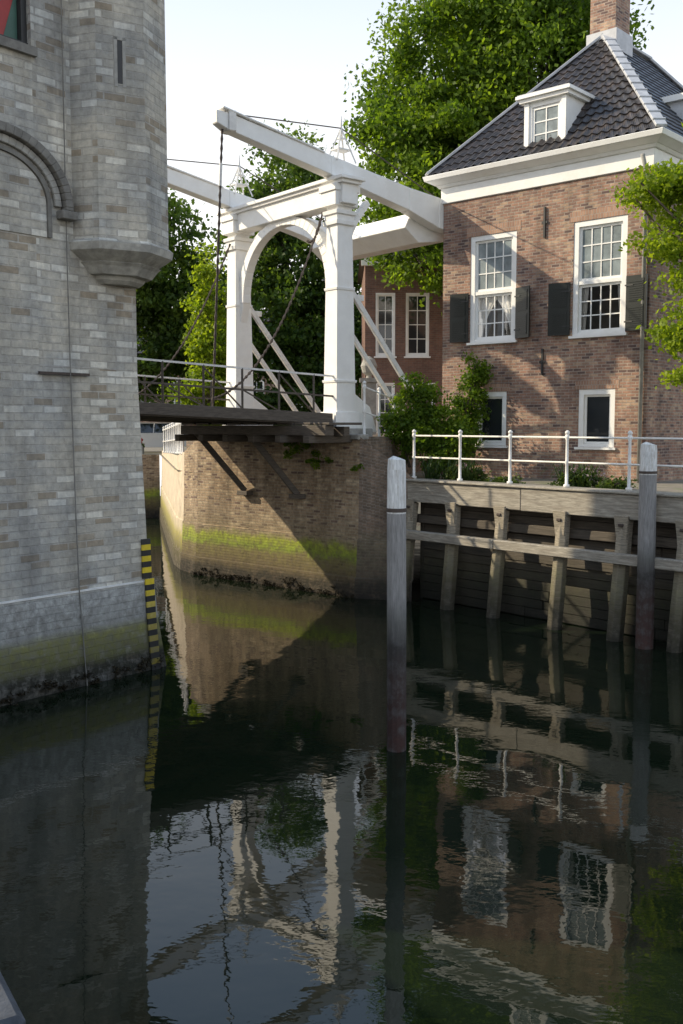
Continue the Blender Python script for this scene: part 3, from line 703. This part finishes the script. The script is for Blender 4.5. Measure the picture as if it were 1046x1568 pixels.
mb.box(CF,-.38,.38,-.40,.40,14.2,16.6,'house'); mb.box(CF,-.45,.45,-.47,.47,14.2,14.8,'lead'); mb.box(CF,-.5,.5,-.5,.5,16.6,16.8,'house')
C2=Fr(HF.p(WL+.3,-6.5,0)[:2],HF.ex,HF.ey); mb.box(C2,-.3,.3,-.3,.3,11,14.6,'house_d')
mb.build('chimney',H,bevel=.01)
DFr=HF; mb=MB(); dx0,dx1,dz0,dz1=2.52,3.70,10.96,12.30; dy=.02
mb.wall(DFr,dx0,dx1,dz0,dz1,[(dx0+.2,dx1-.2,dz0+.18,dz1-.12)],.1,'white',y=dy)
for x in (dx0,dx1): mb.add([DFr.p(x,dy,dz0),DFr.p(x,-1.7,dz0),DFr.p(x,-1.7,dz1),DFr.p(x,dy,dz1)],[(0,1,2,3)],'white')
mb.box(DFr,dx0-.10,dx1+.10,-1.75,dy+.12,dz1+.002,dz1+.09,'white'); mb.box(DFr,dx0-.17,dx1+.17,-1.8,dy+.19,dz1+.093,dz1+.17,'white'); mb.box(DFr,dx0-.14,dx1+.14,-1.8,dy+.16,dz1+.172,dz1+.20,'lead')
mb.box(DFr,dx0-.05,dx1+.05,dy-.02,dy+.1,dz0-.07,dz0-.003,'white')
mb.box(DFr,dx0+.003,dx0+.13,dy+.003,dy+.04,dz0+.003,dz1-.003,'white');mb.box(DFr,dx1-.13,dx1-.003,dy+.003,dy+.04,dz0+.003,dz1-.003,'white')
sash(mb,DFr,dx0+.2,dx1-.2,dz0+.19,dz1-.13,dy-.07,2,3,'pglass')
mb.build('dormer',H)
mb=MB(); R2=HR; mb.box(R2,2.6,3.9,-1.9,-.1,11.0,12.4,'lead'); mb.box(R2,2.5,4.0,-2.0,0,12.4,12.55,'white'); mb.build('side_dormer',H)

def bhouse(name,F,w_,dpt,z1,ops,roofz,mat='house_d'):
    e=empty(name); mb=MB(); mb.wall(F,0,w_,2.7,z1,ops,.12,mat)
    for a,b_ in (((w_,0),(w_,-dpt)),((w_,-dpt),(0,-dpt)),((0,-dpt),(0,0))): mb.add([F.p(*a,2.7),F.p(*b_,2.7),F.p(*b_,z1),F.p(*a,z1)],[(0,1,2,3)],mat)
    mb.box(F,-.15,w_+.15,0.003,.2,z1-.3,z1,'white')
    mb.build('walls',e)
    mb=MB(); a=[F.p(-.2,.25,z1),F.p(w_+.2,.25,z1),F.p(w_+.2,-dpt-.2,z1),F.p(-.2,-dpt-.2,z1)]; q1,q2=F.p(1.5,-dpt/2,roofz),F.p(w_-1.5,-dpt/2,roofz)
    mb.add(a+[q1,q2],[(0,1,5,4),(1,2,5),(2,3,4,5),(3,0,4),(0,1,2,3)],'tile'); mb.build('roof',e)
    for i,o in enumerate(ops): window(F,*o,e,'window_%d'%i,'multi')
bhouse('brick_house',Fr((.9,38.5),(1,0.0),(0,-1)),9,7,10.6,[(.4,1.15,6.9,9.3),(1.55,2.45,6.9,9.3),(3.4,4.3,6.9,9.3),(.4,1.15,3.6,5.9),(1.8,2.7,3.6,5.9)],13.5)
bhouse('brick_house',Fr((-22,66),(1,-.05),(-.05,-1)),30,8,8.5,[(x,x+1.0,5.0,7.2) for x in (1,3.5,6,8.5,11,13.5,16,18.5,21,23.5,26)],12,'house')
E=empty('stone_gate_pillar'); mb=MB(); GF=Fr((.85,31.0),(1,0),(0,1)); mb.box(GF,-.22,.22,-.22,.22,3.9,5.6,'stone'); mb.box(GF,-.29,.29,-.29,.29,5.6,5.72,'stone')
mb.tube([(.85,31,5.72),(.85,31,5.8),(.85,31,5.9),(.85,31,6.1),(.85,31,6.3),(.85,31,6.4)],[.1,.08,.2,.26,.18,.03],12,'stone'); mb.build('pillar',E)

# ------------------------------------------------------------------ car & planter
E=empty('parked_car'); mb=MB(); CFm=Fr((-9.75,50.5),(1,.1),(.1,-1))
body=[(-2.05,.35,.62),(-2.0,.3,.78),(-1.1,.25,.95),(1.3,.25,.98),(2.0,.3,.85),(2.1,.35,.6)]
for (xa,la,ta),(xb,lb,tb) in zip(body[:-1],body[1:]):
    mb.hexa([CFm.p(xa,-.85,GZ+la),CFm.p(xb,-.85,GZ+lb),CFm.p(xb,.85,GZ+lb),CFm.p(xa,.85,GZ+la)],[CFm.p(xa,-.8,GZ+ta),CFm.p(xb,-.8,GZ+tb),CFm.p(xb,.8,GZ+tb),CFm.p(xa,.8,GZ+ta)],'car')
mb.hexa([CFm.p(-1.2,-.76,GZ+.96),CFm.p(1.75,-.76,GZ+.96),CFm.p(1.75,.76,GZ+.96),CFm.p(-1.2,.76,GZ+.96)],[CFm.p(-.5,-.62,GZ+1.43),CFm.p(1.3,-.62,GZ+1.43),CFm.p(1.3,.62,GZ+1.43),CFm.p(-.5,.62,GZ+1.43)],'glass')
mb.box(CFm,-.5,1.3,-.62,.62,GZ+1.432,GZ+1.47,'car')
for x in (-.45,.35,1.25): mb.beam(CFm.p(x-.05,.77,GZ+.96),CFm.p(x,.64,GZ+1.44),.05,.03,'car')
mb.build('body',E,bevel=.03)
mb=MB()
for x in (-1.3,1.3):
    for y in (-.8,.8): mb.tube([CFm.p(x,y-.1,GZ+.32),CFm.p(x,y+.1,GZ+.32)],.32,16,'tyre'); mb.tube([CFm.p(x,y+.1,GZ+.32),CFm.p(x,y+.11,GZ+.32)],.18,12,'lead')
mb.build('wheels',E)
E=empty('flower_planter'); mb=MB(); mb.box(W0,-9.9,-9.3,46.6,47.0,GZ,GZ+.4,'stone'); mb.build('trough',E)
leaves('leaves',[(-9.6,46.8,GZ+.5,.35,.25,.18)],600,.10,'leafD',E,5,clump=.16,nper=60); leaves('flowers',[(-9.6,46.8,GZ+.62,.35,.25,.15)],300,.09,'flower',E,6,clump=.15,nper=30)

# ------------------------------------------------------------------ trees & plants
tree('lime_tree',(5.3,37.5,GZ),[(4.6,37,13.5,3.4,3.2,3.4),(6.6,37.5,16.5,3.6,3.3,4.0),(4.0,37.5,17.0,2.6,2.8,3.2),(5.4,37.5,20.5,3.2,3.0,3.2),(2.6,36.8,11.6,1.9,1.9,1.6),(2.2,36.8,14.5,1.6,1.7,1.8),(3.4,36.0,10.2,2.1,1.6,1.1),(8.2,37,19.2,1.7,2.2,2.2),(7.5,36.5,15.5,1.8,2,2.6)],110000,.19,'leafA',.4,2,clump=.9,nper=210)
tree('maple_tree',(-12.2,48,GZ),[(-9.6,47.5,12.2,2.9,2.8,3.0),(-7.2,48.5,9.4,2.6,2.4,2.6),(-10.5,48.8,8.0,3.0,2.6,2.6),(-8.0,49.5,6.6,3,2.0,1.3)],42000,.24,'leafB',.35,3,clump=.9,nper=150)
tree('elm_tree',(-2.8,53,GZ),[(-3.2,53,16.5,2.1,2.1,2.5),(-4.4,53,14.0,1.6,1.8,1.6),(-1.6,53,12.3,2.8,2.6,2.6),(-3.8,52,9.5,3.0,2.6,2.8),(-1.0,51.5,8.0,2.8,2.4,2.6),(1.6,52,10.4,2.2,2.4,2.8),(-2.8,50.5,5.6,3.6,2.2,1.8),(1.0,50.5,6,2.6,2.2,2.2)],70000,.25,'leafB',.4,4,clump=.95,nper=170)
tree('willow_tree',(-5.6,41.5,GZ),[(-5.45,41.5,9.4,.6,.7,1.9),(-5.3,41.4,7.2,.9,.9,1.9),(-5.7,41.3,5.2,1.1,1.0,1.3)],12000,.17,'leafC',.15,5,clump=.5,nper=110)
tree('robinia_tree',(8.9,20.3,GZ),[(7.35,20.6,9.1,1.0,.9,.6),(6.35,20.6,9.0,.7,.7,.38),(6.85,20.5,8.1,.85,.7,.45),(7.5,20.6,7.3,.9,.8,.6),(7.05,20.5,6.2,.65,.6,.5),(7.3,20.5,5.3,.65,.6,.4),(8.9,20.5,10.3,1.8,1.5,1.4),(9.4,20.5,8.0,1.4,1.4,1.6)],48000,.11,'leafC',.2,6,clump=.36,nper=75,shell=.2)
def shrub(name,blobs,n,size,mat,seed,**k):
    e=empty(name); mb=MB(); rd=random.Random(seed)
    for b_ in blobs:
        for i in range(7):
            a=Vector((b_[0]+rd.uniform(-.2,.2),b_[1],max(b_[2]-b_[5]-.3,2.9))); c=Vector((b_[0]+rd.uniform(-.8,.8)*b_[3],b_[1]+rd.uniform(-.6,.6)*b_[4],b_[2]+rd.uniform(-.2,.8)*b_[5])); mb.tube([a,a.lerp(c,.5)+Vector((0,0,.1)),c],[.025,.015,.006],5,'bark')
    mb.build('stems',e); leaves('leaves',blobs,n,size,mat,e,seed,**k); return e
shrub('garden_shrub',[(1.75,25.7,4.35,.62,.5,.85),(2.3,25.3,4.1,.68,.5,.9),(2.8,25.1,3.8,.5,.4,.7),(2.0,25.6,5.1,.4,.35,.45)],13500,.095,'leafA',21,clump=.25,nper=55,shell=.2)
shrub('climbing_shrub',[(3.35,26.45,4.6,.42,.35,1.0),(3.5,26.4,5.6,.28,.25,.55)],4800,.09,'leafA',22,clump=.22,nper=45,shell=.2)
fb=shrub('flower_bed',[(3.0,24.2,3.05,.55,.3,.2),(5.2,21.7,3.05,.5,.3,.22),(5.75,21.1,3.0,.4,.25,.16),(3.9,23.2,2.98,.4,.2,.1)],4200,.08,'leafD',23,clump=.18,nper=40,shell=.1)
leaves('blossoms',[(3.0,24.1,3.2,.5,.3,.12),(5.2,21.6,3.2,.5,.3,.14)],200,.06,'pflower',fb,43,clump=.15,nper=12)
shrub('hedge',[(-5.2+i*1.6,45.5,3.6,1.2,.8,.9) for i in range(7)],12000,.2,'leafB',24,clump=.5,nper=80,shell=.2)
E=empty('agapanthus_plant'); mb=MB(); rd=random.Random(8)
for k in range(190):
    bx,by=rd.choice(((2.6,24.2),(3.0,23.9),(2.2,24.4),(5.2,21.6),(5.0,21.9)))
    a=rd.uniform(0,6.28); l=rd.uniform(.35,.75); p=Vector((bx+rd.uniform(-.15,.15),by+rd.uniform(-.15,.15),GZ)); dr=Vector((math.cos(a),math.sin(a),0)); sd=dr.cross(Vector((0,0,1)))*.018
    q=[p,p+dr*l*.35+Vector((0,0,l*.75)),p+dr*l*.8+Vector((0,0,l*.8)),p+dr*l*1.15+Vector((0,0,l*.5))]
    vs=[]
    for i,c in enumerate(q): s_=1-.28*i; vs+=[c-sd*s_,c+sd*s_]
    mb.add(vs,[(0,1,3,2),(2,3,5,4),(4,5,7,6)],'leafD')
mb.build('strap_leaves',E,recalc=False)
rd=random.Random(2)
bl=[]
for i in range(9):
    t=rd.uniform(-.1,2.4); p=Fa.p(t,-.02,0); bl.append((p.x,p.y,rd.uniform(3.2,3.8),.15,.06,.09))
leaves('wall_weeds',bl,1200,.07,'leafA',None,31,clump=.10,nper=50,shell=.1)
bl=[]
for i in range(60):
    t=rd.uniform(-.2,4.5); p=F.p(t,.27,0); bl.append((p.x,p.y,rd.uniform(0,.18),.16,.04,.08))
leaves('seaweed',bl,5000,.04,'weed',None,33,clump=.07,nper=50,shell=.1)
# thin, uneven fringe of wrack clinging to the wet foot of the abutment
bl=[]
for i in range(110):
    t=rd.uniform(0,6.0); zz=rd.uniform(-.02,.10+.22*abs(math.sin(t*2.1))*rd.random()); p=Fa.p(t,.085,0); bl.append((p.x,p.y,zz,.12,.015,.05))
leaves('seaweed',bl,7000,.035,'weed',None,34,clump=.05,nper=40,shell=.1)
leaves('distant_trees',[(-70+i*9+rd.uniform(-2,2),110+rd.uniform(-8,8),6+rd.uniform(-1,2),6,4,5) for i in range(17)],22000,.7,'leafB',None,41,clump=2,nper=100)
